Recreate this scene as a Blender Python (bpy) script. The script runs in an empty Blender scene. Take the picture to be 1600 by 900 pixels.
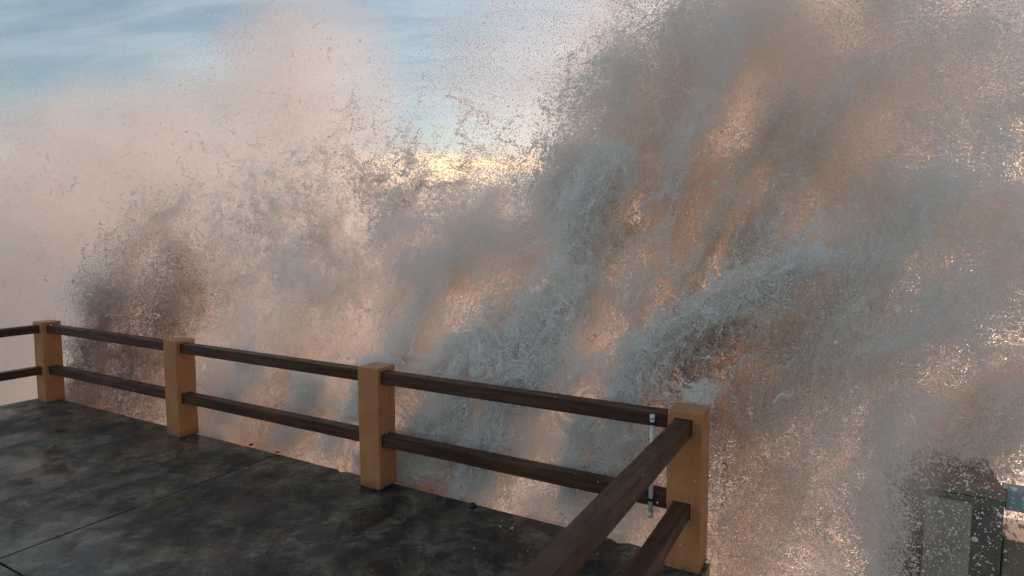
import bpy, bmesh, math, random
import numpy as np
from mathutils import Vector, Matrix

R = math.radians
rng = np.random.default_rng(7)
random.seed(7)
scene = bpy.context.scene
col = scene.collection

# ------------------------------------------------------------------ camera
CAM_H, FPX, PITCH = 1.75, 961.0, math.atan(82.0 / 961.0)
cam_data = bpy.data.cameras.new('camera')
cam_data.sensor_width = 36.0
cam_data.lens = 36.0 * FPX / 1600.0
cam_data.clip_start, cam_data.clip_end = 0.05, 5000.0
cam = bpy.data.objects.new('camera', cam_data)
cam.location = (0, 0, CAM_H)
cam.rotation_euler = (math.pi / 2 - PITCH, 0, 0)
col.objects.link(cam)
scene.camera = cam

# ------------------------------------------------------------------ light
SUN_EL, SUN_AZ = R(9), R(36)          # azimuth measured from +Y towards +X
scene.view_settings.view_transform = 'Standard'
scene.view_settings.look = 'None'
scene.view_settings.exposure = 0.75
scene.view_settings.gamma = 1.0
scene.cycles.volume_bounces = 12
scene.cycles.max_bounces = 20
scene.cycles.diffuse_bounces = 16
scene.cycles.adaptive_threshold = 0.02
scene.cycles.glossy_bounces = 3
scene.cycles.transmission_bounces = 5
scene.cycles.transparent_max_bounces = 8
scene.cycles.volume_max_steps = 256
scene.cycles.use_denoising = True

sd = bpy.data.lights.new('sun', 'SUN')
sd.energy = 1.4
sd.angle = R(0.5)
sd.color = (1.0, 0.62, 0.46)
sun = bpy.data.objects.new('sun', sd)
col.objects.link(sun)
to_sun = Vector((math.sin(SUN_AZ) * math.cos(SUN_EL), math.cos(SUN_AZ) * math.cos(SUN_EL), math.sin(SUN_EL)))
sun.rotation_euler = to_sun.to_track_quat('Z', 'Y').to_euler()


class NT:
    """small helper to write node trees tersely"""
    def __init__(self, tree):
        self.t = tree
        self.n, self.l = tree.nodes, tree.links

    def __call__(self, typ, ins=None, **props):
        nd = self.n.new(typ)
        for k, v in props.items():
            setattr(nd, k, v)
        for k, v in (ins or {}).items():
            if hasattr(v, 'is_output') or hasattr(v, 'links'):
                self.l.new(v, nd.inputs[k])
            else:
                nd.inputs[k].default_value = v
        return nd

    def math(self, op, a, b=0.0, c=0.0, clamp=False):
        return self('ShaderNodeMath', {0: a, 1: b, 2: c}, operation=op, use_clamp=clamp).outputs[0]

    def vm(self, op, a, b=(0, 0, 0)):
        nd = self('ShaderNodeVectorMath', {0: a, 1: b}, operation=op)
        return nd.outputs['Value'] if op in ('DOT_PRODUCT', 'LENGTH', 'DISTANCE') else nd.outputs[0]

    def ramp(self, fac, stops, interp='LINEAR'):
        nd = self('ShaderNodeValToRGB', {0: fac})
        nd.color_ramp.interpolation = interp
        els = nd.color_ramp.elements
        while len(els) < len(stops):
            els.new(0.5)
        for e, (p, c) in zip(els, stops):
            e.position = p
            e.color = (*c, 1) if len(c) == 3 else c
        return nd.outputs[0]

    def maprange(self, v, a, b, c=0.0, d=1.0, smooth=True):
        return self('ShaderNodeMapRange', {0: v, 1: a, 2: b, 3: c, 4: d},
                    interpolation_type='SMOOTHSTEP' if smooth else 'LINEAR').outputs[0]

    def mix(self, f, a, b, blend='MIX'):
        nd = self('ShaderNodeMix', data_type='RGBA', blend_type=blend)
        for k, v in ((0, f), (6, a), (7, b)):
            if hasattr(v, 'links'):
                self.l.new(v, nd.inputs[k])
            else:
                nd.inputs[k].default_value = v if k == 0 else (*v, 1)
        return nd.outputs[2]

    def noise(self, vec, scale, detail=4.0, rough=0.55, dist=0.0, out=0):
        return self('ShaderNodeTexNoise', {'Vector': vec, 'Scale': scale, 'Detail': detail,
                                           'Roughness': rough, 'Distortion': dist}).outputs[out]


# ------------------------------------------------------------------ world: evening sky with cloud sheets
world = bpy.data.worlds.new('World')
scene.world = world
world.use_nodes = True
w = NT(world.node_tree)
w.n.clear()
tc = w('ShaderNodeTexCoord').outputs['Generated']
sep = w('ShaderNodeSeparateXYZ', {0: tc})
sky = w('ShaderNodeTexSky', sky_type='NISHITA', sun_disc=False, sun_elevation=SUN_EL,
        sun_rotation=SUN_AZ, altitude=0, air_density=1.0, dust_density=1.2, ozone_density=1.5).outputs[0]
SKY_S = 0.10
skyc = w.mix(1.0, sky, (SKY_S,) * 3, 'MULTIPLY')
# cloud sheets: direction projected on a plane above, so streaks close up towards the horizon
zc = w.math('MAXIMUM', sep.outputs[2], 0.0)
zz = w.math('ADD', zc, 0.22)
px = w.math('DIVIDE', sep.outputs[0], zz)
py = w.math('DIVIDE', sep.outputs[1], zz)
pl = w('ShaderNodeCombineXYZ', {0: px, 1: py, 2: 0.0}).outputs[0]
pl2 = w.vm('MULTIPLY', pl, (0.45, 1.0, 1.0))
n1 = w.noise(pl2, 2.1, 8, 0.6, 0.5)
n2 = w.noise(w.vm('ADD', w.vm('MULTIPLY', pl2, (0.5, 1, 1)), (7.3, 1.1, 0)), 5.0, 8, 0.62, 0.4)
cm = w.maprange(n1, 0.30, 0.72)
cloud_col = w.mix(w.maprange(n2, 0.32, 0.72), (0.205, 0.27, 0.32), (0.405, 0.46, 0.49))
c1 = w.mix(w.math('MULTIPLY', cm, 0.92), skyc, cloud_col)
# lit gaps between cloud bars low over the horizon, brightest towards the sun
low = w.math('MULTIPLY', w.maprange(sep.outputs[2], 0.066, 0.082), w.maprange(sep.outputs[2], 0.138, 0.115))
pb = w('ShaderNodeCombineXYZ', {0: w.math('MULTIPLY', sep.outputs[0], 2.2), 1: w.math('MULTIPLY', sep.outputs[1], 2.2),
                                2: w.math('MULTIPLY', sep.outputs[2], 17.0)}).outputs[0]
n3 = w.noise(pb, 1.5, 5, 0.6, 0.3)
gap = w.math('MULTIPLY', w.maprange(n3, 0.45, 0.56), low)
tosun = w.math('MAXIMUM', w.vm('DOT_PRODUCT', tc, (math.sin(SUN_AZ), math.cos(SUN_AZ), 0.1)), 0.0)
glow = w.math('POWER', tosun, 2.0)
gapcol = w.mix(glow, (0.70, 0.70, 0.66), (1.5, 0.85, 0.27))
c2 = w.mix(gap, c1, gapcol)
# warm veil round the low sun
veil = w.math('MULTIPLY', w.math('POWER', tosun, 9.0), w.maprange(sep.outputs[2], 0.75, 0.0))
c3 = w.mix(w.math('MULTIPLY', veil, 0.75), c2, (0.62, 0.36, 0.25))
bg = w('ShaderNodeBackground', {0: c3, 1: 1.0})
wo = w('ShaderNodeOutputWorld', {0: bg.outputs[0]})

# ------------------------------------------------------------------ frame of the terrace
# s runs along the sea rail (to the right), n points out to sea; the terrace frame is turned against the camera's
ANG = math.atan2(-0.490711, 0.871322)
S_AX = np.array([math.cos(ANG), math.sin(ANG), 0.0])
N_AX = np.array([-math.sin(ANG), math.cos(ANG), 0.0])
CAM = np.array([0, 0, CAM_H])


def ray(u, v):
    x, z = (u - 800) / FPX, -(v - 450) / FPX
    return np.array([x, math.cos(PITCH) + z * math.sin(PITCH), z * math.cos(PITCH) - math.sin(PITCH)])


def on_plane_n(u, v, n):
    """where a view ray meets the vertical plane at distance n out to sea, in (s, n, z)"""
    r = ray(u, v)
    t = n / float(r @ N_AX)
    P = CAM + r * t
    return np.array([P @ S_AX, n, P[2]]), t


def tag(o, label=None, cat=None, group=None, kind=None):
    if label: o['label'] = label
    if cat: o['category'] = cat
    if group: o['group'] = group
    if kind: o['kind'] = kind
    return o


def empty(name, loc=(0, 0, 0)):
    """loc in terrace coordinates (s, n, z)"""
    o = bpy.data.objects.new(name, None)
    P = S_AX * loc[0] + N_AX * loc[1]
    o.location = (P[0], P[1], loc[2])
    o.rotation_euler = (0, 0, ANG)
    o.empty_display_size = 0.2
    col.objects.link(o)
    return o


def link(name, me, mat, parent=None, loc=(0, 0, 0)):
    """parent given: loc in the parent's frame; else loc in terrace coordinates"""
    o = bpy.data.objects.new(name, me)
    if mat: 
        me.materials.clear()
        me.materials.append(mat)
    if parent:
        o.parent = parent
        o.location = loc
    else:
        P = S_AX * loc[0] + N_AX * loc[1]
        o.location = (P[0], P[1], loc[2])
        o.rotation_euler = (0, 0, ANG)
    col.objects.link(o)
    return o


def bm_mesh(name, bm, smooth=False):
    me = bpy.data.meshes.new(name)
    bm.normal_update()
    bm.to_mesh(me)
    bm.free()
    if smooth:
        me.polygons.foreach_set('use_smooth', [True] * len(me.polygons))
    return me


def worn_box(lo, hi, bevel=0.006, step=0.12, jitter=0.0015, seed=0, segs=2):
    """bevelled box cut into short lengths with slightly uneven faces"""
    rnd = random.Random(seed)
    bm = bmesh.new()
    bmesh.ops.create_cube(bm, size=1)
    for v in bm.verts:
        v.co = Vector([lo[i] + (v.co[i] + .5) * (hi[i] - lo[i]) for i in range(3)])
    for ax in range(3):
        L = hi[ax] - lo[ax]
        k = int(L / step)
        for j in range(1, k):
            pos = lo[ax] + L * j / k
            no = [0, 0, 0]; no[ax] = 1
            co = [0, 0, 0]; co[ax] = pos
            bmesh.ops.bisect_plane(bm, geom=bm.verts[:] + bm.edges[:] + bm.faces[:], plane_co=co, plane_no=no)
    if jitter:
        for v in bm.verts:
            v.co += Vector([rnd.uniform(-jitter, jitter) for _ in range(3)])
    bm.normal_update()
    es = [e for e in bm.edges if len(e.link_faces) == 2 and e.calc_face_angle(0) > 0.9]
    bmesh.ops.bevel(bm, geom=es, offset=bevel, segments=segs, affect='EDGES', profile=0.6)
    return bm


# ------------------------------------------------------------------ materials
def new_mat(name):
    m = bpy.data.materials.new(name)
    m.use_nodes = True
    t = NT(m.node_tree)
    t.n.clear()
    out = t('ShaderNodeOutputMaterial')
    return m, t, out


def principled(t, out, **ins):
    b = t('ShaderNodeBsdfPrincipled', {k.replace('_', ' '): v for k, v in ins.items()})
    t.l.new(b.outputs[0], out.inputs[0])
    return b


def mat_deck():
    m, t, out = new_mat('wet_concrete')
    P = t('ShaderNodeNewGeometry').outputs['Position']
    big = t.noise(P, 0.9, 10, 0.68, 0.3)
    mid = t.noise(t.vm('MULTIPLY', P, (1.6, 1, 1)), 3.4, 8, 0.66, 0.8)
    fine = t.noise(P, 55, 6, 0.7)
    alg = t.noise(t.vm('ADD', P, (4, 9, 0)), 1.7, 6, 0.6, 0.5)
    c = t.ramp(mid, [(0.36, (0.010, 0.010, 0.012)), (0.46, (0.048, 0.041, 0.030)), (0.56, (0.100, 0.087, 0.064)), (0.7, (0.175, 0.155, 0.118))])
    c = t.mix(t.math('MULTIPLY', t.maprange(alg, 0.48, 0.64), 0.30), c, (0.070, 0.075, 0.035))
    streak = t.noise(t.vm('MULTIPLY', P, (7, 16, 1)), 1.0, 10, 0.8, 0.4)
    c = t.mix(t.math('MULTIPLY', t.maprange(t.math('ADD', t.math('MULTIPLY', big, 0.6), t.math('MULTIPLY', streak, 0.5)), 0.54, 0.59), 0.72), c, (0.010, 0.010, 0.013))
    grit = t.noise(P, 19, 8, 0.78)
    c = t.mix(t.math('MULTIPLY', t.maprange(grit, 0.50, 0.60), 0.5), c, (0.012, 0.012, 0.012))
    c = t.mix(t.maprange(fine, 0.3, 0.7), c, (0.95, 0.95, 0.9), 'SOFT_LIGHT')
    vor = t('ShaderNodeTexVoronoi', {'Vector': P, 'Scale': 26.0, 'Randomness': 1.0})
    spk = t.math('MULTIPLY', t.math('LESS_THAN', vor.outputs['Distance'], 0.10), t.maprange(t.noise(P, 3, 3), 0.55, 0.62))
    c = t.mix(t.math('MULTIPLY', spk, 0.55), c, (0.30, 0.29, 0.25))
    wet = t.maprange(t.noise(t.vm('ADD', P, (1.7, 3.1, 0)), 1.5, 7, 0.62, 0.5), 0.40, 0.60)
    rough = t.maprange(t.math('ADD', t.math('MULTIPLY', wet, 0.7), t.math('MULTIPLY', fine, 0.3)), 0.1, 0.95, 0.58, 0.07, False)
    h = t.math('ADD', t.math('MULTIPLY', fine, 0.5), t.math('MULTIPLY', mid, 1.0))
    bump = t('ShaderNodeBump', {'Height': h, 'Distance': 0.016, 'Strength': t.math('SUBTRACT', 0.95, t.math('MULTIPLY', wet, 0.90))})
    principled(t, out, Base_Color=c, Roughness=rough, Normal=bump.outputs[0], IOR=1.4, Specular_IOR_Level=0.5)
    return m


def mat_paint(name, base, dark, worn):
    m, t, out = new_mat(name)
    g = t('ShaderNodeNewGeometry')
    P = g.outputs['Position']
    oi = t('ShaderNodeObjectInfo').outputs['Random']
    PP = t('ShaderNodeVectorMath', {0: P, 1: t('ShaderNodeCombineXYZ', {0: oi, 1: oi, 2: 0.0}).outputs[0], 2: (9, 9, 0)}, operation='MULTIPLY_ADD').outputs[0]
    PP = P
    blot = t.noise(PP, 5, 7, 0.6, 0.4)
    streak = t.noise(t.vm('MULTIPLY', PP, (22, 22, 1.6)), 1.0, 5, 0.6)
    fine = t.noise(PP, 130, 4, 0.65)
    c = t.mix(t.maprange(blot, 0.35, 0.68), dark, base)
    c = t.mix(t.math('MULTIPLY', t.maprange(streak, 0.50, 0.75), 0.35), c, tuple(x * 0.55 for x in base))
    z = t('ShaderNodeSeparateXYZ', {0: P}).outputs[2]
    foot = t.maprange(z, 0.16, 0.0)
    chip = t.math('MULTIPLY', t.math('GREATER_THAN', t.math('ADD', t.noise(PP, 28, 5, 0.7), t.math('MULTIPLY', foot, 0.13)), 0.735), 1.0)
    c = t.mix(t.math('MULTIPLY', chip, 0.85), c, worn)
    grime = t.math('MULTIPLY', t.maprange(t.math('ADD', z, t.math('MULTIPLY', t.noise(PP, 14, 5, 0.7), 0.22)), 0.20, 0.08), 0.55)
    c = t.mix(grime, c, (0.13, 0.085, 0.05))
    run = t.math('MULTIPLY', t.maprange(t.noise(t.vm('MULTIPLY', PP, (38, 38, 2.2)), 1.0, 4, 0.6), 0.60, 0.70), 0.30)
    c = t.mix(run, c, (0.20, 0.10, 0.05))
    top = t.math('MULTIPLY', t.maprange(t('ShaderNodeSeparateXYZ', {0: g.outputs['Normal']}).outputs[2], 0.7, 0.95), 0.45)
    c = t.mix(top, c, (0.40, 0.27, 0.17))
    bump = t('ShaderNodeBump', {'Height': t.math('ADD', t.math('MULTIPLY', fine, 0.35), t.math('MULTIPLY', blot, 1.0)), 'Distance': 0.006, 'Strength': 0.55})
    principled(t, out, Base_Color=c, Roughness=t.maprange(blot, 0.3, 0.7, 0.38, 0.65), Normal=bump.outputs[0], Specular_IOR_Level=0.35)
    return m


def mat_rail():
    m, t, out = new_mat('brown_wet_timber')
    P = t('ShaderNodeTexCoord').outputs['Object']
    g = t.noise(t.vm('MULTIPLY', P, (2.2, 40, 40)), 1.0, 6, 0.65, 0.2)
    blot = t.noise(P, 7, 6, 0.62)
    fine = t.noise(P, 160, 3, 0.6)
    c = t.ramp(g, [(0.3, (0.034, 0.014, 0.008)), (0.52, (0.085, 0.037, 0.021)), (0.72, (0.17, 0.080, 0.046))])
    c = t.mix(t.math('MULTIPLY', t.maprange(blot, 0.55, 0.72), 0.5), c, (0.085, 0.055, 0.042))
    pale = t.math('GREATER_THAN', t.noise(t.vm('MULTIPLY', P, (1, 2, 2)), 34, 5, 0.75), 0.72)
    c = t.mix(t.math('MULTIPLY', pale, 0.35), c, (0.16, 0.12, 0.10))
    bump = t('ShaderNodeBump', {'Height': t.math('ADD', g, t.math('MULTIPLY', fine, 0.25)), 'Distance': 0.003, 'Strength': 0.6})
    principled(t, out, Base_Color=c, Roughness=t.maprange(blot, 0.3, 0.7, 0.38, 0.6), Normal=bump.outputs[0], Specular_IOR_Level=0.3)
    return m


def mat_simple(name, c1, c2, scale=8, rough=0.6, bumpd=0.004, stretch=(1, 1, 1)):
    m, t, out = new_mat(name)
    P = t('ShaderNodeNewGeometry').outputs['Position']
    n = t.noise(t.vm('MULTIPLY', P, stretch), scale, 7, 0.65, 0.3)
    f = t.noise(P, scale * 9, 4, 0.6)
    c = t.mix(t.maprange(n, 0.35, 0.66), c1, c2)
    bump = t('ShaderNodeBump', {'Height': t.math('ADD', n, t.math('MULTIPLY', f, 0.4)), 'Distance': bumpd, 'Strength': 0.6})
    principled(t, out, Base_Color=c, Roughness=rough, Normal=bump.outputs[0])
    return m


def mat_water_drops(name='spray_water'):
    """foam and drops: scatters light forwards as well as back, its tint holds both the sand load and some sun-through orange"""
    m, t, out = new_mat(name)
    a = t('ShaderNodeAttribute', attribute_name='tint')
    d = t('ShaderNodeBsdfDiffuse', {'Color': a.outputs['Color'], 'Roughness': 0.0})
    tr = t('ShaderNodeBsdfTranslucent', {'Color': a.outputs['Color']})
    gl = t('ShaderNodeBsdfGlossy', {'Color': (1, 1, 1, 1), 'Roughness': 0.25})
    m1 = t('ShaderNodeMixShader', {0: 0.5, 1: d.outputs[0], 2: tr.outputs[0]})
    m2 = t('ShaderNodeMixShader', {0: 0.02, 1: m1.outputs[0], 2: gl.outputs[0]})
    t.l.new(m2.outputs[0], out.inputs[0])
    return m


M_DECK = mat_deck()
M_POST = mat_paint('ochre_stucco', (0.62, 0.255, 0.105), (0.53, 0.205, 0.083), (0.055, 0.042, 0.035))
M_RAIL = mat_rail()
M_PIPE = mat_simple('white_plastic', (0.80, 0.80, 0.78), (0.66, 0.66, 0.64), 20, 0.35, 0.001)
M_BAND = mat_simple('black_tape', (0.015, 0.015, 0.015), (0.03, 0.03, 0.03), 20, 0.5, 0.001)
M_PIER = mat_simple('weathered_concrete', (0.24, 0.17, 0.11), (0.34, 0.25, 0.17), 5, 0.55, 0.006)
M_PIER_SHADE = mat_simple('shaded_concrete', (0.11, 0.092, 0.07), (0.22, 0.185, 0.14), 4, 0.6, 0.006)  # pier concrete again, darker: shade of the front face put into the colour
M_PILAS = mat_simple('grey_render', (0.34, 0.295, 0.225), (0.44, 0.385, 0.30), 6, 0.6, 0.004)
M_BLUE = mat_simple('blue_grey_paint', (0.32, 0.40, 0.42), (0.40, 0.48, 0.50), 7, 0.45, 0.002)
M_WALL = mat_simple('seawall_concrete', (0.10, 0.085, 0.07), (0.20, 0.17, 0.14), 2.5, 0.6, 0.01)
M_DARKSTONE = mat_simple('dark_stone', (0.012, 0.012, 0.012), (0.03, 0.03, 0.028), 30, 0.4, 0.003)
M_PALESTONE = mat_simple('pale_stone', (0.35, 0.34, 0.31), (0.55, 0.53, 0.48), 40, 0.5, 0.002)
M_DROP = mat_water_drops()

# ------------------------------------------------------------------ terrace deck, one slab per bay with recessed joints
deck = tag(empty('terrace_deck'), 'dark wet concrete terrace deck in large slabs', None, None, 'structure')
S0, SJ, S1 = -7.66, -4.0, -0.625
N1, NJ = 3.27, 1.41


def slab(s0, s1, n0, n1, seed, ragged=()):
    """flat slab with a slightly broken rim; ragged names the sides that face open air"""
    rnd = random.Random(seed)
    bm = bmesh.new()
    pts = []

    def side(a, b, rag, inward):
        L = math.hypot(b[0] - a[0], b[1] - a[1])
        k = max(2, int(L / (0.05 if rag else 0.6)))
        for i in range(k):
            f = i / k
            d = 0.0
            if rag and 0 < i:
                d = abs(rnd.gauss(0, 0.0022))
                if rnd.random() < 0.010: d += rnd.uniform(0.012, 0.03)
            pts.append((a[0] + (b[0] - a[0]) * f + inward[0] * d, a[1] + (b[1] - a[1]) * f + inward[1] * d))
    side((s0, n0), (s1, n0), 'front' in ragged, (0, 1))
    side((s1, n0), (s1, n1), 'right' in ragged, (-1, 0))
    side((s1, n1), (s0, n1), 'sea' in ragged, (0, -1))
    side((s0, n1), (s0, n0), 'left' in ragged, (1, 0))
    top = bm.faces.new([bm.verts.new((x, y, 0)) for x, y in pts])
    r = bmesh.ops.extrude_face_region(bm, geom=[top])
    for v in [g for g in r['geom'] if isinstance(g, bmesh.types.BMVert)]:
        v.co.z = -0.16
    bmesh.ops.recalc_face_normals(bm, faces=bm.faces)
    es = [e for e in bm.edges if abs(e.verts[0].co.z) < 1e-5 and abs(e.verts[1].co.z) < 1e-5]
    bmesh.ops.bevel(bm, geom=es, offset=0.004, segments=1, affect='EDGES')
    return bm_mesh('slab', bm)


g = 0.006
for i, (s0, s1, n0, n1, rag) in enumerate([
        (S0, SJ - g, NJ + g, N1, ('sea', 'left')), (SJ + g, S1, NJ + g, N1, ('sea', 'right')),
        (S0, SJ - g, -2.2, NJ - g, ('left',)), (SJ + g, S1, -2.2, NJ - g, ()),
        (S1 + 0.012, 3.2, -2.2, 1.30, ('sea',))]):
    link('slab', slab(s0, s1, n0, n1, i, rag), M_DECK, deck)
bm = bmesh.new()


def add_box(bm, lo, hi):
    r = bmesh.ops.create_cube(bm, size=1)
    for v in r['verts']:
        v.co = Vector([lo[i] + (v.co[i] + .5) * (hi[i] - lo[i]) for i in range(3)])


add_box(bm, (S0 + 0.03, -2.2, -2.6), (S1 - 0.03, N1 - 0.035, -0.163))
add_box(bm, (S1 - 0.027, -2.2, -2.6), (3.2, 1.265, -0.163))
link('seawall', bm_mesh('seawall', bm), M_WALL, deck)

# ------------------------------------------------------------------ sea
n = 220
xs = np.linspace(-1, 1, n)
gx, gy = np.meshgrid(np.sign(xs) * np.abs(xs) ** 3 * 2500, np.sign(xs) * np.abs(xs) ** 3 * 2500)
gz = -2.0 + 0.12 * np.sin(gx * 1.3 + gy * 0.6) * np.cos(gy * 0.9 - gx * 0.35) + 0.08 * np.sin(gx * 3.1 - gy * 2.3)
verts = np.stack([gx.ravel(), gy.ravel(), gz.ravel()], 1)
i = np.arange(n * n).reshape(n, n)
faces = np.stack([i[:-1, :-1].ravel(), i[:-1, 1:].ravel(), i[1:, 1:].ravel(), i[1:, :-1].ravel()], 1)
me = bpy.data.meshes.new('sea')
me.from_pydata(verts.tolist(), [], faces.tolist())
me.polygons.foreach_set('use_smooth', [True] * len(me.polygons))
m, t, out = new_mat('churning_sea')
P = t('ShaderNodeNewGeometry').outputs['Position']
f = t.maprange(t.noise(P, 0.8, 9, 0.68, 1.2), 0.42, 0.62)
c = t.mix(f, (0.16, 0.10, 0.065), (0.62, 0.60, 0.56))
bump = t('ShaderNodeBump', {'Height': t.noise(P, 2.5, 9, 0.65), 'Distance': 0.15, 'Strength': 0.8})
principled(t, out, Base_Color=c, Roughness=t.maprange(f, 0, 1, 0.35, 0.8), Normal=bump.outputs[0])
o = bpy.data.objects.new('sea', me)
me.materials.append(m)
col.objects.link(o)
tag(o, 'sand brown churning sea with foam beyond the terrace', None, None, 'structure')

# ------------------------------------------------------------------ fence
HP = 0.85
PW = 0.18
posts = [(-0.74, 3.21), (-2.895, 3.215), (-5.15, 3.205), (-7.44, 3.20), (-0.74, 1.01), (-7.44, 1.0), (-0.74, -1.19)]
fence = tag(empty('terrace_fence', (-4.0, 3.21, 0)), 'ochre post fence with two dark brown rails round the terrace edge', 'fence')
FO = (-4.0, 3.21)
for k, (s, n_) in enumerate(posts):
    bm = worn_box((-PW / 2, -PW / 2, 0.002), (PW / 2, PW / 2, HP), 0.007, 0.10, 0.0016, k + 3)
    for v in bm.verts:                                  # a little out of plumb, trowelled by hand
        v.co.x += 0.002 * math.sin(v.co.z * 7 + k)
    po = link('post', bm_mesh('post', bm), M_POST, fence, (s - FO[0], n_ - FO[1], 0))
    # skirt of cracked mortar at the foot
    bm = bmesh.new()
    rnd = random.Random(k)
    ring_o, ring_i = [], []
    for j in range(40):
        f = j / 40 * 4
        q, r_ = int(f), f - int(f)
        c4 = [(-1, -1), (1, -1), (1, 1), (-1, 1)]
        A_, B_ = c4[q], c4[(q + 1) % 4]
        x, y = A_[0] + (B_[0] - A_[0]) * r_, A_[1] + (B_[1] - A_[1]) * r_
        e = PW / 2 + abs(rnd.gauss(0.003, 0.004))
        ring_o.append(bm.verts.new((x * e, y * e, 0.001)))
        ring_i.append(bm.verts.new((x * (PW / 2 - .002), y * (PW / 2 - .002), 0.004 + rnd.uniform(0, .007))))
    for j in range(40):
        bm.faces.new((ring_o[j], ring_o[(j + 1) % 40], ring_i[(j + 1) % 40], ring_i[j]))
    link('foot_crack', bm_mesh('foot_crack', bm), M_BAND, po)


def rail(s0, n0, s1, n1, z0, z1, th, seed):
    L = math.hypot(s1 - s0, n1 - n0)
    bm = worn_box((0, -th / 2, z0), (L, th / 2, z1), 0.004, 0.22, 0.0008, seed)
    o = link('rail', bm_mesh('rail', bm), M_RAIL, fence, (s0 - FO[0], n0 - FO[1], 0))
    o.rotation_euler = (0, 0, math.atan2(n1 - n0, s1 - s0))
    for x0 in (0.0288, L - 0.0312):                     # raised black frame standing for the shaded gap round each rail end
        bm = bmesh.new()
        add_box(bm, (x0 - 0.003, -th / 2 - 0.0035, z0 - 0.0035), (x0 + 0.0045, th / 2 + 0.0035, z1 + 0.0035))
        link('socket_shade', bm_mesh('socket_shade', bm), M_BAND, o)


h = PW / 2 - 0.03
for (a, b) in ((0, 1), (1, 2), (2, 3)):
    sa, sb = posts[b][0] + h, posts[a][0] - h
    for k, (z0, z1) in enumerate(((0.738, 0.820), (0.300, 0.382))):
        rail(sa, 3.20, sb, 3.20, z0, z1, 0.085, a * 5 + k)
for (a, b) in ((0, 4), (4, 6)):
    for k, (z0, z1) in enumerate(((0.727, 0.810), (0.288, 0.368))):
        rail(-0.748, posts[b][1] + h, -0.748, posts[a][1] - h, z0, z1, 0.085, 30 + a * 5 + k)
for k, (z0, z1) in enumerate(((0.738, 0.820), (0.300, 0.382))):
    rail(-7.44, posts[5][1] + h, -7.44, posts[3][1] - h, z0, z1, 0.085, 50 + k)

# ------------------------------------------------------------------ white tube strapped to the rails


def tube(r, z0, z1, seg=20, ri=None):
    bm = bmesh.new()
    ri = ri or r * 0.8
    prof = [(r, z0), (r, z1), (ri, z1), (ri, z0)]
    rings = [[bm.verts.new((q * math.cos(2 * math.pi * k / seg), q * math.sin(2 * math.pi * k / seg), z)) for k in range(seg)] for q, z in prof]
    for a in range(4):
        A_, B_ = rings[a], rings[(a + 1) % 4]
        for k in range(seg):
            bm.faces.new((A_[k], A_[(k + 1) % seg], B_[(k + 1) % seg], B_[k]))
    bmesh.ops.recalc_face_normals(bm, faces=bm.faces)
    return bm


tb = tag(empty('rod_holder_tube', (-0.915, 3.138, 0.0)), 'thin white plastic tube strapped upright to both rails near the corner post', 'tube')
link('tube', bm_mesh('tube', tube(0.0125, 0.255, 0.800), True), M_PIPE, tb)
link('collar', bm_mesh('collar', tube(0.0138, 0.782, 0.806, ri=0.0127), True), M_PIPE, tb)
link('collar', bm_mesh('collar', tube(0.0138, 0.246, 0.275, ri=0.0127), True), M_PIPE, tb)
for z in (0.752, 0.335):
    bm = tube(0.0145, z, z + 0.017, ri=0.0127)
    add_box(bm, (-0.004, 0.013, z + .002), (0.004, 0.022, z + 0.014))
    link('strap', bm_mesh('strap', bm), M_BAND, tb)

# ------------------------------------------------------------------ concrete pier standing in the surf, right
pier_z = 0.42


def g_at(u, v, z):
    r = ray(u, v)
    P = CAM + r * ((z - CAM_H) / r[2])
    return P @ S_AX, P @ N_AX


fr = g_at(1572, 770, pier_z)
br = g_at(1547, 715, pier_z)
bl = g_at(1380, 693, pier_z)
PS1, PN0 = fr
PN1 = (br[1] + bl[1]) / 2
PS0 = bl[0]
pier = tag(empty('concrete_pier', ((PS0 + PS1) / 2, (PN0 + PN1) / 2, -2.4)), 'square concrete pier seen through falling drops right of the corner post', 'pier')
W, D = (PS1 - PS0) / 2, (PN1 - PN0) / 2
Z = pier_z + 2.4
link('top_face', bm_mesh('cap', worn_box((-W, -D, Z - 0.05), (W, D, Z), 0.006, 0.15, 0.003, 1)), M_PIER, pier)  # pier's top face as a thin layer, its lit tone in the colour
link('body', bm_mesh('body', worn_box((-W + .004, -D + .004, 0), (W - .004, D - .004, Z - 0.052), 0.006, 0.25, 0.004, 2)), M_PIER_SHADE, pier)
pa, pb_ = g_at(1446, 860, 0.1)[0], g_at(1520, 870, 0.1)[0]
cs = (PS0 + PS1) / 2
link('pilaster', bm_mesh('pilaster', worn_box((pa - cs, -D - 0.05, 0), (pb_ - cs, -D + .002, Z - 0.085), 0.005, 0.2, 0.003, 3)), M_PILAS, pier)

beam = tag(empty('parapet_beam', (PS1 + 0.02, PN0 + 0.10, 0)), 'blue grey painted parapet beam running off the pier to the right edge', 'beam')
link('beam', bm_mesh('beam', worn_box((0.0, 0.0, 0.29), (3.0, 0.13, 0.40), 0.006, 0.3, 0.002, 5)), M_BLUE, beam)
link('wall', bm_mesh('wall', worn_box((0.0, -0.02, -2.4), (3.0, 0.30, 0.14), 0.006, 0.4, 0.004, 6)), M_PIER, beam)
for k in range(3):
    link('beam_leg', bm_mesh('beam_leg', worn_box((0.75 + k, 0.015, 0.138), (0.83 + k, 0.1, 0.288), 0.004, 0.2, 0.001, 8 + k)), M_BLUE, beam)

# ------------------------------------------------------------------ pebbles and shell bits thrown on the deck


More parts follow.
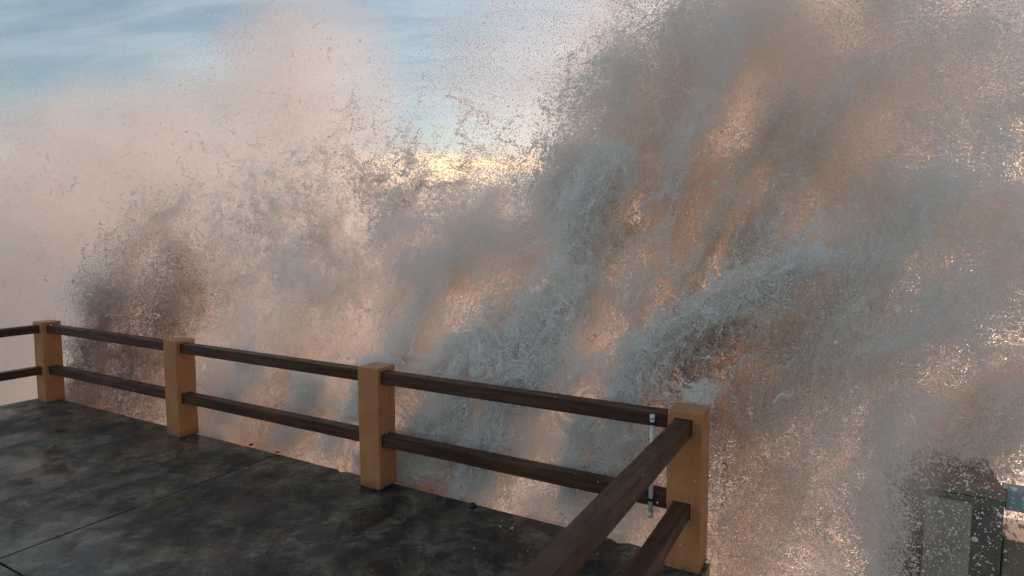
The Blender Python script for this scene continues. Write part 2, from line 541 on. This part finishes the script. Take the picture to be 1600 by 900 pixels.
def pebble(name, u, v, size, mat, seed, flat=0.5):
    s, n_ = g_at(u, v, 0.0)
    rnd = random.Random(seed)
    bm = bmesh.new()
    bmesh.ops.create_icosphere(bm, subdivisions=2, radius=1)
    ph = [rnd.uniform(0, 6) for _ in range(4)]
    for q in bm.verts:
        c = q.co
        k = 1 + 0.16 * math.sin(2.3 * c.x + ph[0]) + 0.13 * math.sin(3.1 * c.y + ph[1]) + 0.08 * math.sin(4 * c.z + ph[2])
        q.co = Vector((c.x * k * size, c.y * k * size * 0.7, (c.z * k + 0.85) * size * flat))
    bmesh.ops.rotate(bm, verts=bm.verts, cent=(0, 0, 0), matrix=Matrix.Rotation(ph[3], 3, 'Z'))
    return link(name, bm_mesh(name, bm, True), mat, None, (s, n_, 0.0))


tag(pebble('stone', 738, 793, 0.030, M_DARKSTONE, 1), 'flat black stone lying near the sea edge of the deck, right of the middle post', 'stone')
tag(pebble('stone', 433, 708, 0.016, M_DARKSTONE, 2), 'small black lump standing for the broken nick where the slab joint meets the deck edge', 'stone')  # this and the next: dark lumps added in place of nicks in the edge
tag(pebble('stone', 392, 696, 0.022, M_DARKSTONE, 3, .3), 'thin dark lump standing for a broken nick on the deck edge just left of the slab joint', 'stone')
tag(pebble('pebble', 800, 827, 0.013, M_PALESTONE, 4), 'largest white pebble of three near the black stone, the rightmost', 'pebble', 'pale pebbles on the deck')
tag(pebble('pebble', 782, 824, 0.010, M_PALESTONE, 5), 'white pebble in the middle of three near the black stone', 'pebble', 'pale pebbles on the deck')
tag(pebble('pebble', 784, 815, 0.006, M_PALESTONE, 6), 'tiny white pebble farthest back of three near the black stone', 'pebble', 'pale pebbles on the deck')
for k, (u, v, s_, lb) in enumerate([
        (695, 829, .006, 'tiny pale pebble to the left of the three white pebbles'),
        (741, 858, .007, 'tiny pale pebble on dark wet patch in front of the three white pebbles'),
        (205, 684, .007, 'tiny pale pebble on the deck left of the second post from the left'),
        (360, 710, .006, 'tiny pale pebble just behind the slab joint, right of the second post'),
        (457, 740, .006, 'tiny pale pebble in front of the slab joint near the deck edge'),
        (594, 795, .005, 'tiny pale pebble in front of the middle post foot'),
        (265, 761, .006, 'tiny pale pebble behind the slab joint, in front of the second post'),
        (934, 866, .007, 'tiny pale pebble under the diagonal rail near the corner post')]):
    tag(pebble('pebble', u, v, s_, M_PALESTONE, 20 + k), lb, 'pebble', 'tiny pale pebbles scattered on the deck')

# ------------------------------------------------------------------ spray
PERM = rng.permutation(256).astype(np.int32)
PERM = np.concatenate([PERM, PERM, PERM])
GR = rng.normal(size=(256, 3)).astype(np.float32)
GR /= np.linalg.norm(GR, axis=1)[:, None]


def perlin(p):
    """gradient noise, p (N,3) float32 -> about -1..1"""
    p = p.astype(np.float32)
    fl = np.floor(p)
    i0 = fl.astype(np.int32) & 255
    f = p - fl
    u = f * f * f * (f * (f * 6 - 15) + 10)
    out = 0
    for dx in (0, 1):
        wx = u[:, 0] if dx else 1 - u[:, 0]
        hx = PERM[i0[:, 0] + dx]
        for dy in (0, 1):
            wy = wx * (u[:, 1] if dy else 1 - u[:, 1])
            hy = PERM[hx + i0[:, 1] + dy]
            for dz in (0, 1):
                wz = wy * (u[:, 2] if dz else 1 - u[:, 2])
                gi = GR[PERM[hy + i0[:, 2] + dz] & 255]
                out = out + wz * ((f[:, 0] - dx) * gi[:, 0] + (f[:, 1] - dy) * gi[:, 1] + (f[:, 2] - dz) * gi[:, 2])
    return out * 1.7


def vnoise(p, off):
    return np.stack([perlin(p + off), perlin(p + off + 31.7), perlin(p + off + 77.1)], 1)


FOAM = (0.985, 0.960, 0.930)
PALE = (0.97, 0.94, 0.915)
SAND = (0.95, 0.86, 0.775)  # sandy water, with some orange of transmitted sunlight mixed into the colour
RUST = (0.89, 0.76, 0.65)  # stronger: sediment brown plus the sun's glow through the spray, as colour
WEB = (0.80, 0.76, 0.74)
MUD = (0.52, 0.38, 0.32)
GREY = (0.97, 0.935, 0.90)

# one jet = a stretched cloud of drops thrown up from the wall: start and end (as seen from the terrace), half width,
# how far out to sea, its depth, how many thousand drops, colour, how stringy it is
# u0, v0, u1, v1, halfw(px), offset n, thick, kpts, colour, lace, radius(mm)
JETS = [
    # far left mass, pale and fine
    (-420, 640, -300, 260, 160, 2.6, 0.6, 90, PALE, .15, 4.6),
    (-200, 640, -80, 230, 170, 2.2, 0.6, 150, PALE, .45, 4.0),
    (20, 700, 40, 380, 110, 1.2, 0.3, 130, GREY, .6, 3.6),
    (-80, 620, 60, 200, 150, 1.7, 0.5, 150, GREY, .5, 3.8),
    (150, 620, 330, 180, 150, 2.6, 0.6, 170, PALE, .15, 4.2),
    (330, 560, 480, 60, 95, 2.4, 0.5, 120, PALE, .15, 4.0),
    (480, 500, 560, 200, 85, 2.2, 0.5, 60, PALE, .3, 4.0),
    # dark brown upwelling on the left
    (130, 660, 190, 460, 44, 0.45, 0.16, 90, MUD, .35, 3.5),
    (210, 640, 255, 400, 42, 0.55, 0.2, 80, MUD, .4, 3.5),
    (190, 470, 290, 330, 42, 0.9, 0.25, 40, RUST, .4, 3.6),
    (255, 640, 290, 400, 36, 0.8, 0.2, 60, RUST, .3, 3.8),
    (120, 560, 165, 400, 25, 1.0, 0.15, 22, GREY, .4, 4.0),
    # webbed foam, upper middle
    (360, 520, 640, 250, 85, 1.1, 0.05, 50, WEB, .96, 3.2),
    (330, 420, 520, 330, 60, 1.3, 0.06, 30, GREY, .96, 3.6),
    (500, 420, 780, 290, 60, 1.2, 0.05, 40, WEB, .96, 3.2),
    # middle curtains
    (330, 680, 520, 420, 50, 0.9, 0.25, 70, GREY, .4, 3.6),
    (430, 720, 560, 420, 45, 1.0, 0.22, 60, SAND, .4, 3.6),
    (520, 740, 760, 400, 50, 1.1, 0.25, 80, SAND, .35, 3.6),
    (600, 740, 740, 380, 38, 0.7, 0.18, 70, GREY, .5, 3.4),
    (560, 430, 900, 310, 45, 1.2, 0.25, 70, GREY, .35, 3.6),
    (700, 760, 860, 450, 50, 0.8, 0.22, 80, SAND, .4, 3.4),
    (760, 820, 960, 380, 42, 0.55, 0.18, 110, FOAM, .6, 3.2),
    (620, 820, 820, 600, 60, 0.4, 0.12, 60, GREY, .6, 3.0),
    (820, 420, 1080, 60, 40, 0.9, 0.2, 110, GREY, .35, 3.4),
    (880, 330, 1010, 120, 45, 1.3, 0.3, 28, FOAM, .7, 3.8),
    # narrow ropes of foam falling nearest the wall
    (345, 690, 400, 560, 16, 0.20, 0.06, 26, FOAM, .7, 2.8),
    (600, 620, 690, 430, 17, 0.45, 0.08, 45, FOAM, .5, 3.0),
    (650, 590, 850, 520, 22, 0.35, 0.08, 45, FOAM, .6, 2.9),
    (620, 760, 700, 640, 26, 0.16, 0.05, 40, FOAM, .7, 2.7),
    (720, 800, 830, 640, 24, 0.14, 0.05, 50, FOAM, .6, 2.6),
    (850, 620, 900, 420, 26, 0.30, 0.07, 65, FOAM, .7, 2.8),
    (890, 470, 960, 250, 24, 0.50, 0.09, 60, FOAM, .5, 3.0),
    (820, 860, 960, 700, 30, 0.13, 0.05, 50, FOAM, .7, 2.4),
    (960, 660, 1030, 530, 20, 0.20, 0.06, 36, FOAM, .6, 2.6),
    (1010, 560, 1180, 450, 15, 0.25, 0.06, 36, FOAM, .7, 2.6),
    (1110, 500, 1270, 400, 10, 0.30, 0.05, 22, FOAM, .6, 2.4),
    (1075, 632, 1110, 616, 7, 0.06, 0.03, 3, FOAM, .4, 2.0),
    (520, 700, 610, 560, 16, 0.25, 0.06, 30, FOAM, .6, 2.8),
    (440, 690, 500, 590, 14, 0.25, 0.06, 22, GREY, .6, 2.9),
    (680, 700, 760, 560, 16, 0.20, 0.05, 34, FOAM, .8, 2.6),
    (740, 760, 800, 560, 15, 0.18, 0.05, 36, FOAM, .8, 2.5),
    (880, 800, 950, 640, 22, 0.14, 0.05, 44, FOAM, .8, 2.3),
    (780, 640, 930, 560, 20, 0.22, 0.05, 40, FOAM, .8, 2.6),
    (900, 870, 1010, 790, 24, 0.10, 0.04, 36, FOAM, .8, 2.2),
    (560, 740, 700, 700, 22, 0.12, 0.05, 30, GREY, .8, 2.6),
    # tall brown body
    (900, 700, 1100, 250, 75, 1.1, 0.3, 160, SAND, .3, 3.4),
    (1010, 420, 1080, 120, 40, 0.9, 0.15, 45, RUST, .45, 3.2),
    (1090, 420, 1250, -80, 110, 1.5, 0.4, 260, SAND, .2, 3.6),
    (1250, 420, 1400, -80, 90, 1.5, 0.4, 190, PALE, .2, 3.6),
    (930, 860, 1180, 560, 60, 0.35, 0.12, 60, MUD, .6, 2.8),
    (960, 820, 1070, 620, 45, 0.3, 0.10, 45, GREY, .7, 2.6),
    (960, 640, 1340, 380, 34, 0.45, 0.12, 60, FOAM, .75, 2.6),
    (1100, 640, 1420, 330, 60, 0.8, 0.25, 110, SAND, .4, 3.0),
    (1200, 520, 1560, 240, 70, 1.2, 0.3, 130, GREY, .35, 3.4),
    (1120, 760, 1330, 520, 60, 0.5, 0.2, 75, RUST, .35, 2.6),
    # grey sheet falling across, right
    (1150, 980, 1480, 430, 62, 0.45, 0.2, 150, GREY, .15, 2.5),
    (1300, 720, 1480, 480, 60, 0.9, 0.25, 70, PALE, .35, 2.6),
    (1400, 600, 1700, 330, 80, 1.3, 0.3, 120, PALE, .35, 3.0),
    (1150, 960, 1330, 800, 60, 0.25, 0.15, 40, RUST, .5, 2.4),
    (1350, 980, 1400, 640, 26, 0.35, 0.12, 34, GREY, .6, 2.2),
    (1360, 700, 1640, 640, 40, 1.5, 0.3, 90, PALE, .3, 3.0),
    (990, 640, 1140, 60, 18, 0.55, 0.1, 50, GREY, .5, 2.7),
    (1110, 600, 1330, 120, 20, 0.6, 0.1, 55, SAND, .5, 2.7),
    (1160, 720, 1500, 280, 20, 0.5, 0.1, 50, GREY, .5, 2.6),
    (1050, 560, 1220, 180, 14, 0.5, 0.08, 34, RUST, .5, 2.6),
    (690, 420, 930, 285, 36, 0.9, 0.15, 90, GREY, .3, 3.0),
    (640, 470, 800, 330, 40, 1.0, 0.2, 60, GREY, .3, 3.2),
    (300, 720, 380, 600, 40, 0.4, 0.15, 50, SAND, .5, 3.0),
    (400, 740, 480, 600, 34, 0.35, 0.12, 40, RUST, .5, 2.9),
    (90, 650, 330, 640, 30, 0.5, 0.2, 50, MUD, .5, 3.2),
    (640, 800, 760, 700, 30, 0.35, 0.12, 46, RUST, .5, 2.6),
    (700, 640, 820, 470, 22, 0.5, 0.12, 40, RUST, .5, 2.8),
    # broad veil running off the top right
    (1130, 120, 1300, -140, 120, 1.2, 0.35, 90, PALE, .15, 3.0),
    (1330, 200, 1480, -120, 110, 1.3, 0.35, 110, PALE, .15, 3.0),
    (960, 330, 1120, -60, 60, 1.0, 0.25, 90, GREY, .2, 3.0),
    (1450, 330, 1600, 60, 90, 1.5, 0.35, 120, PALE, .2, 3.2),
    # far right, pinkish and speckled
    (1460, 460, 1620, 330, 50, 1.6, 0.3, 70, PALE, .35, 3.8),
    (1500, 190, 1640, -60, 90, 2.2, 0.4, 40, PALE, .3, 3.8),
    (1480, 720, 1680, 560, 70, 1.4, 0.3, 80, PALE, .7, 3.6),
    # loose drops against the sky
    (640, 260, 1020, 40, 120, 1.6, 0.4, 34, GREY, .2, 2.8),
    (700, 120, 1060, 20, 90, 1.4, 0.4, 22, FOAM, .2, 2.8),
]
pos, rad, tint = [], [], []
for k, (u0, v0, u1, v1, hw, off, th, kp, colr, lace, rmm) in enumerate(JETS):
    N = int(kp * 1250 * (1.0 + 1.4 * lace) * (0.82 if off >= 0.8 and u1 > 1060 else 1.0))
    A, ta = on_plane_n(u0, v0, 3.3 + off)
    B, tb_ = on_plane_n(u1, v1, 3.3 + off)
    d = B - A
    L = np.linalg.norm(d)
    perp = np.array([d[2], 0, -d[0]]) / L
    wid = hw * (ta + tb_) / 2 / FPX
    # drops ride on strands that share a launch angle
    ns = max(20, N // 260)
    so = rng.normal(size=ns)
    sn = rng.normal(size=ns)
    sid = rng.integers(0, ns, N)
    tpos = rng.beta(1.6, 1.6, N) * 1.16 - 0.08
    fan = 0.65 + 0.5 * tpos
    lat = (so[sid] * 0.8 + rng.normal(size=N) * 0.35) * wid * fan
    dep = (sn[sid] * 0.8 + rng.normal(size=N) * 0.35) * th
    bow = 0.05 * L * (4 * tpos * (1 - tpos))
    p = A + d * tpos[:, None] + perp * (lat - bow)[:, None]
    p[:, 1] += dep
    p = p.astype(np.float32)
    p += min(0.20, wid * 0.9) * vnoise(p * 1.3, 3.0 + k) + min(0.06, wid * 0.35) * vnoise(p * 4.5, 11.0) + 0.020 * vnoise(p * 15.0, 5.0)
    # thin into clumps and webs
    ax = d / L
    al = p @ ax.astype(np.float32)
    fl = p - 0.72 * al[:, None] * ax[None, :].astype(np.float32)   # noise drawn out along the throw
    if lace > 0.9: fl = p.copy()
    q = perlin(fl * 5.0 + 40 + k) + 0.5 * perlin(fl * 12.0 + 9)
    web = np.exp(-(q / 0.16) ** 2)
    clump = np.clip(0.60 + 0.8 * perlin(p * 2.2 + 70) + 0.7 * perlin(fl * 4.0 + 17 + k), 0.03, 1)
    keep = rng.random(N) < (1 - lace + lace * web) * clump
    p = p[keep]
    M_ = len(p)
    r = rmm * 0.00088 * np.exp(rng.normal(size=M_) * 0.38) * (0.8 + 0.5 * web[keep] * lace)
    big = rng.random(M_) < 0.002
    r[big] *= 2.0
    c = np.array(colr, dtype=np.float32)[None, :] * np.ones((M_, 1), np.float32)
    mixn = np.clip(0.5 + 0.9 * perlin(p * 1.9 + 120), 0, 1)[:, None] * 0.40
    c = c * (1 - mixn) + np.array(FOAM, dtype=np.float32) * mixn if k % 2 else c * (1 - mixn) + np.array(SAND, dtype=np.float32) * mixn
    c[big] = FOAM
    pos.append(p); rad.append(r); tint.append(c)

# ropes and webs of foam: fine threads that wander along the throw
for k, (u0, v0, u1, v1, hw, off, th, kp, colr, lace, rmm) in enumerate(JETS):
    if lace < 0.35: continue
    A, ta = on_plane_n(u0, v0, 3.3 + off)
    B, tb_ = on_plane_n(u1, v1, 3.3 + off)
    d = B - A
    L = np.linalg.norm(d)
    wid = hw * (ta + tb_) / 2 / FPX
    perp = np.array([d[2], 0, -d[0]]) / L
    nf = int((500 if lace > 0.9 else 230) * lace)
    npt = 170
    base = rng.random(nf)[:, None] + np.linspace(-0.5, 0.5, npt)[None, :] * (0.10 + 0.22 * rng.random(nf))[:, None] / L
    latb = (rng.normal(size=nf) * wid * 1.1)[:, None] + np.linspace(-1, 1, npt)[None, :] * rng.normal(size=nf)[:, None] * 0.09
    bow = 0.05 * L * (4 * base * (1 - base))
    p = A + d * base[..., None] + perp * (latb - bow)[..., None]
    p[..., 1] += (rng.normal(size=nf) * th * 0.8 - th * 0.5)[:, None]
    p = p.reshape(-1, 3).astype(np.float32)
    p += min(0.20, wid * 0.9) * vnoise(p * 1.3, 3.0 + k) + min(0.06, wid * 0.4) * vnoise(p * 4.5, 11.0) + 0.028 * vnoise(p * 12.0, 5.0)
    # strands fray: each is a loose trail of drops, tight at one end and scattered at the other
    p += rng.normal(size=p.shape).astype(np.float32) * np.tile(0.002 + 0.013 * np.linspace(0, 1, npt) ** 1.5, nf)[:, None].astype(np.float32)
    keep = rng.random(len(p)) < np.clip(0.6 + 1.4 * perlin(p * 6 + 33), 0, 1)
    p = p[keep]
    p = p[p[:, 1] > 3.34]
    pos.append(p)
    rad.append(rmm * 0.00072 * np.exp(rng.normal(size=len(p)) * 0.5))
    tint.append(np.ones((len(p), 1), np.float32) * np.array(FOAM, np.float32)[None, :])
P_ = np.concatenate(pos); R_ = np.concatenate(rad); C_ = np.concatenate(tint)
# nothing may fall inside the terrace or hang below the sea
ok = (P_[:, 2] > -1.95) & ~((P_[:, 1] < 3.31) & (P_[:, 0] < -0.6))
P_, R_, C_ = P_[ok], R_[ok], C_[ok]
print('spray drops', len(P_))


def drop_cloud(name, P, Rr, C, mat, label, cat):
    me = bpy.data.meshes.new(name)
    me.vertices.add(len(P))
    me.vertices.foreach_set('co', P.astype(np.float32).ravel())
    a = me.attributes.new('rad', 'FLOAT', 'POINT')
    a.data.foreach_set('value', Rr.astype(np.float32))
    a = me.attributes.new('tint', 'FLOAT_COLOR', 'POINT')
    a.data.foreach_set('color', np.concatenate([C, np.ones((len(C), 1))], 1).astype(np.float32).ravel())
    o = link(name, me, mat)
    ng = bpy.data.node_groups.new(name, 'GeometryNodeTree')
    ng.interface.new_socket('Geometry', in_out='INPUT', socket_type='NodeSocketGeometry')
    ng.interface.new_socket('Geometry', in_out='OUTPUT', socket_type='NodeSocketGeometry')
    t = NT(ng)
    gi, go = t('NodeGroupInput'), t('NodeGroupOutput')
    ra = t('GeometryNodeInputNamedAttribute', {'Name': 'rad'}, data_type='FLOAT')
    mp = t('GeometryNodeMeshToPoints', {'Mesh': gi.outputs[0], 'Radius': ra.outputs[0]})
    sm = t('GeometryNodeSetMaterial', {'Geometry': mp.outputs[0], 'Material': mat})
    ng.links.new(sm.outputs[0], go.inputs[0])
    md = o.modifiers.new('points', 'NODES')
    md.node_group = ng
    tag(o, label, cat, None, 'stuff')
    return o


drop_cloud('wave_spray', P_, R_, C_, M_DROP, 'towering brown and grey wave spray bursting over the sea wall', 'spray')

# larger drops thrown towards the terrace and past the pier
N = 9000
A = []
rr = []
for (u, v, su, sv, n_, sn_, cnt, r0) in [(1480, 800, 85, 90, 2.6, 0.35, 1900, 1.4), (1330, 700, 130, 150, 3.0, 0.3, 500, 1.8),
                                    (1000, 520, 260, 220, 3.6, 0.25, 700, 2.0), (1400, 300, 200, 250, 3.8, 0.4, 600, 2.3),
                                    (860, 130, 130, 120, 4.6, 0.5, 1300, 2.7), (1560, 130, 70, 120, 4.4, 0.4, 400, 2.6),
                                    (700, 700, 300, 100, 3.35, 0.15, 300, 1.9), (980, 800, 110, 60, 2.7, 0.4, 60, 1.5), (150, 560, 90, 60, 3.5, 0.3, 120, 2.6)]:
    for _ in range(cnt):
        n2_ = n_ + rng.normal() * sn_
        q, _t = on_plane_n(u + rng.normal() * su, v + rng.normal() * sv, n2_)
        if q[2] < 0.0 and q[1] < 3.3 and q[0] < -0.6: continue
        A.append(q); rr.append(r0 * 0.001 * math.exp(rng.normal() * 0.45))
A = np.array(A); rr = np.array(rr)
drop_cloud('flying_drops', A, rr, np.tile(np.array([FOAM]), (len(A), 1)), M_DROP, 'loose pale water drops flying in front of the spray and pier', 'drops')

# ------------------------------------------------------------------ mist: soft air-borne water between the jets
MIST = [  # u, v, ru, rv (px), n offset, depth radius, density
    (-260, 440, 260, 240, 2.8, 1.1, 1.4), (30, 520, 200, 200, 1.6, 0.8, 1.6), (60, 430, 240, 240, 2.6, 1.1, 1.9), (300, 360, 240, 220, 2.8, 1.1, 1.5), (470, 160, 130, 170, 2.7, 0.9, 1.3),
    (520, 400, 220, 180, 2.4, 0.9, 1.4), (150, 230, 200, 100, 3.2, 0.9, 0.7), (740, 470, 240, 150, 2.2, 0.9, 1.4), (790, 370, 130, 60, 1.4, 0.6, 1.4),
    (980, 330, 170, 260, 2.0, 0.8, 1.7), (1250, 120, 300, 360, 1.6, 0.9, 1.9), (1000, 560, 330, 200, 0.9, 0.5, 0.9), (1180, 260, 330, 300, 0.55, 0.4, 0.7), (960, 210, 110, 200, 0.7, 0.4, 0.8), (1450, 160, 170, 190, 1.8, 0.8, 1.9), (1360, 800, 60, 160, -0.35, 0.25, 2.2), (1300, 450, 260, 220, 1.6, 0.7, 1.8),
    (1290, 680, 150, 240, 0.6, 0.4, 1.9), (1500, 620, 220, 110, 1.7, 0.6, 1.8), (1200, 840, 110, 190, 0.35, 0.35, 1.0), (1530, 420, 170, 150, 1.9, 0.8, 1.4),
    (800, 640, 340, 150, 1.1, 0.6, 1.3), (400, 600, 340, 130, 1.3, 0.7, 1.1), (850, 150, 180, 140, 3.0, 0.8, 0.35),
    (1600, 60, 170, 170, 1.8, 0.8, 1.8),
]
LO, HI = (-17.0, 2.4, -1.9), (5.0, 9.5, 6.6)
VOX = 0.08
res = [int((HI[i] - LO[i]) / VOX) for i in range(3)]
ng = bpy.data.node_groups.new('mist', 'GeometryNodeTree')
ng.interface.new_socket('Geometry', in_out='OUTPUT', socket_type='NodeSocketGeometry')
t = NT(ng)
go = t('NodeGroupOutput')
X = t('GeometryNodeInputPosition').outputs[0]
n_a = t('ShaderNodeTexNoise', {'Vector': X, 'Scale': 0.9, 'Detail': 4.0, 'Roughness': 0.6}).outputs['Color']
Xw = t.vm('ADD', X, t.vm('MULTIPLY', t.vm('SUBTRACT', n_a, (0.5, 0.5, 0.5)), (1.5, 0.8, 1.5)))
n_b = t('ShaderNodeTexNoise', {'Vector': Xw, 'Scale': 1.5, 'Detail': 5.0, 'Roughness': 0.6}).outputs[0]
total = None
for (u, v, ru, rv, off, dr, dens) in MIST:
    c, tt = on_plane_n(u, v, 3.3 + off)
    c2, _ = on_plane_n(u + ru, v, 3.3 + off)
    q = t.vm('MULTIPLY', t.vm('SUBTRACT', Xw, tuple(c)), (1 / abs(c2[0] - c[0]), 1 / dr, 1 / (rv * tt / FPX)))
    fo = t.maprange(t.vm('LENGTH', q), 1.35, 0.15, 0.0, dens)
    total = fo if total is None else t.math('ADD', total, fo)
dn = t.math('MULTIPLY', total, t.maprange(n_b, 0.30, 0.66, 0.25, 1.5))
# keep it off the terrace
sx = t('ShaderNodeSeparateXYZ', {0: X})
edge = t.math('MAXIMUM', t.maprange(sx.outputs[1], 3.30, 3.6), t.maprange(sx.outputs[0], -0.6, 0.1))
dn = t.math('MULTIPLY', dn, edge)
vc = t('GeometryNodeVolumeCube', {'Density': dn, 'Background': 0.0, 'Min': LO, 'Max': HI,
                                  'Resolution X': res[0], 'Resolution Y': res[1], 'Resolution Z': res[2]})
mm, tm, outm = new_mat('mist')
pv = tm('ShaderNodeVolumePrincipled', {'Color': (0.988, 0.964, 0.943, 1), 'Density': 1.0, 'Anisotropy': 0.5})
tm.l.new(pv.outputs[0], outm.inputs['Volume'])
sm = t('GeometryNodeSetMaterial', {'Geometry': vc.outputs[0], 'Material': mm})
ng.links.new(sm.outputs[0], go.inputs[0])
me = bpy.data.meshes.new('mist')
mo = link('mist', me, mm)
md = mo.modifiers.new('mist', 'NODES')
md.node_group = ng
tag(mo, 'soft pale mist hanging in and above the breaking wave', 'mist', None, 'stuff')
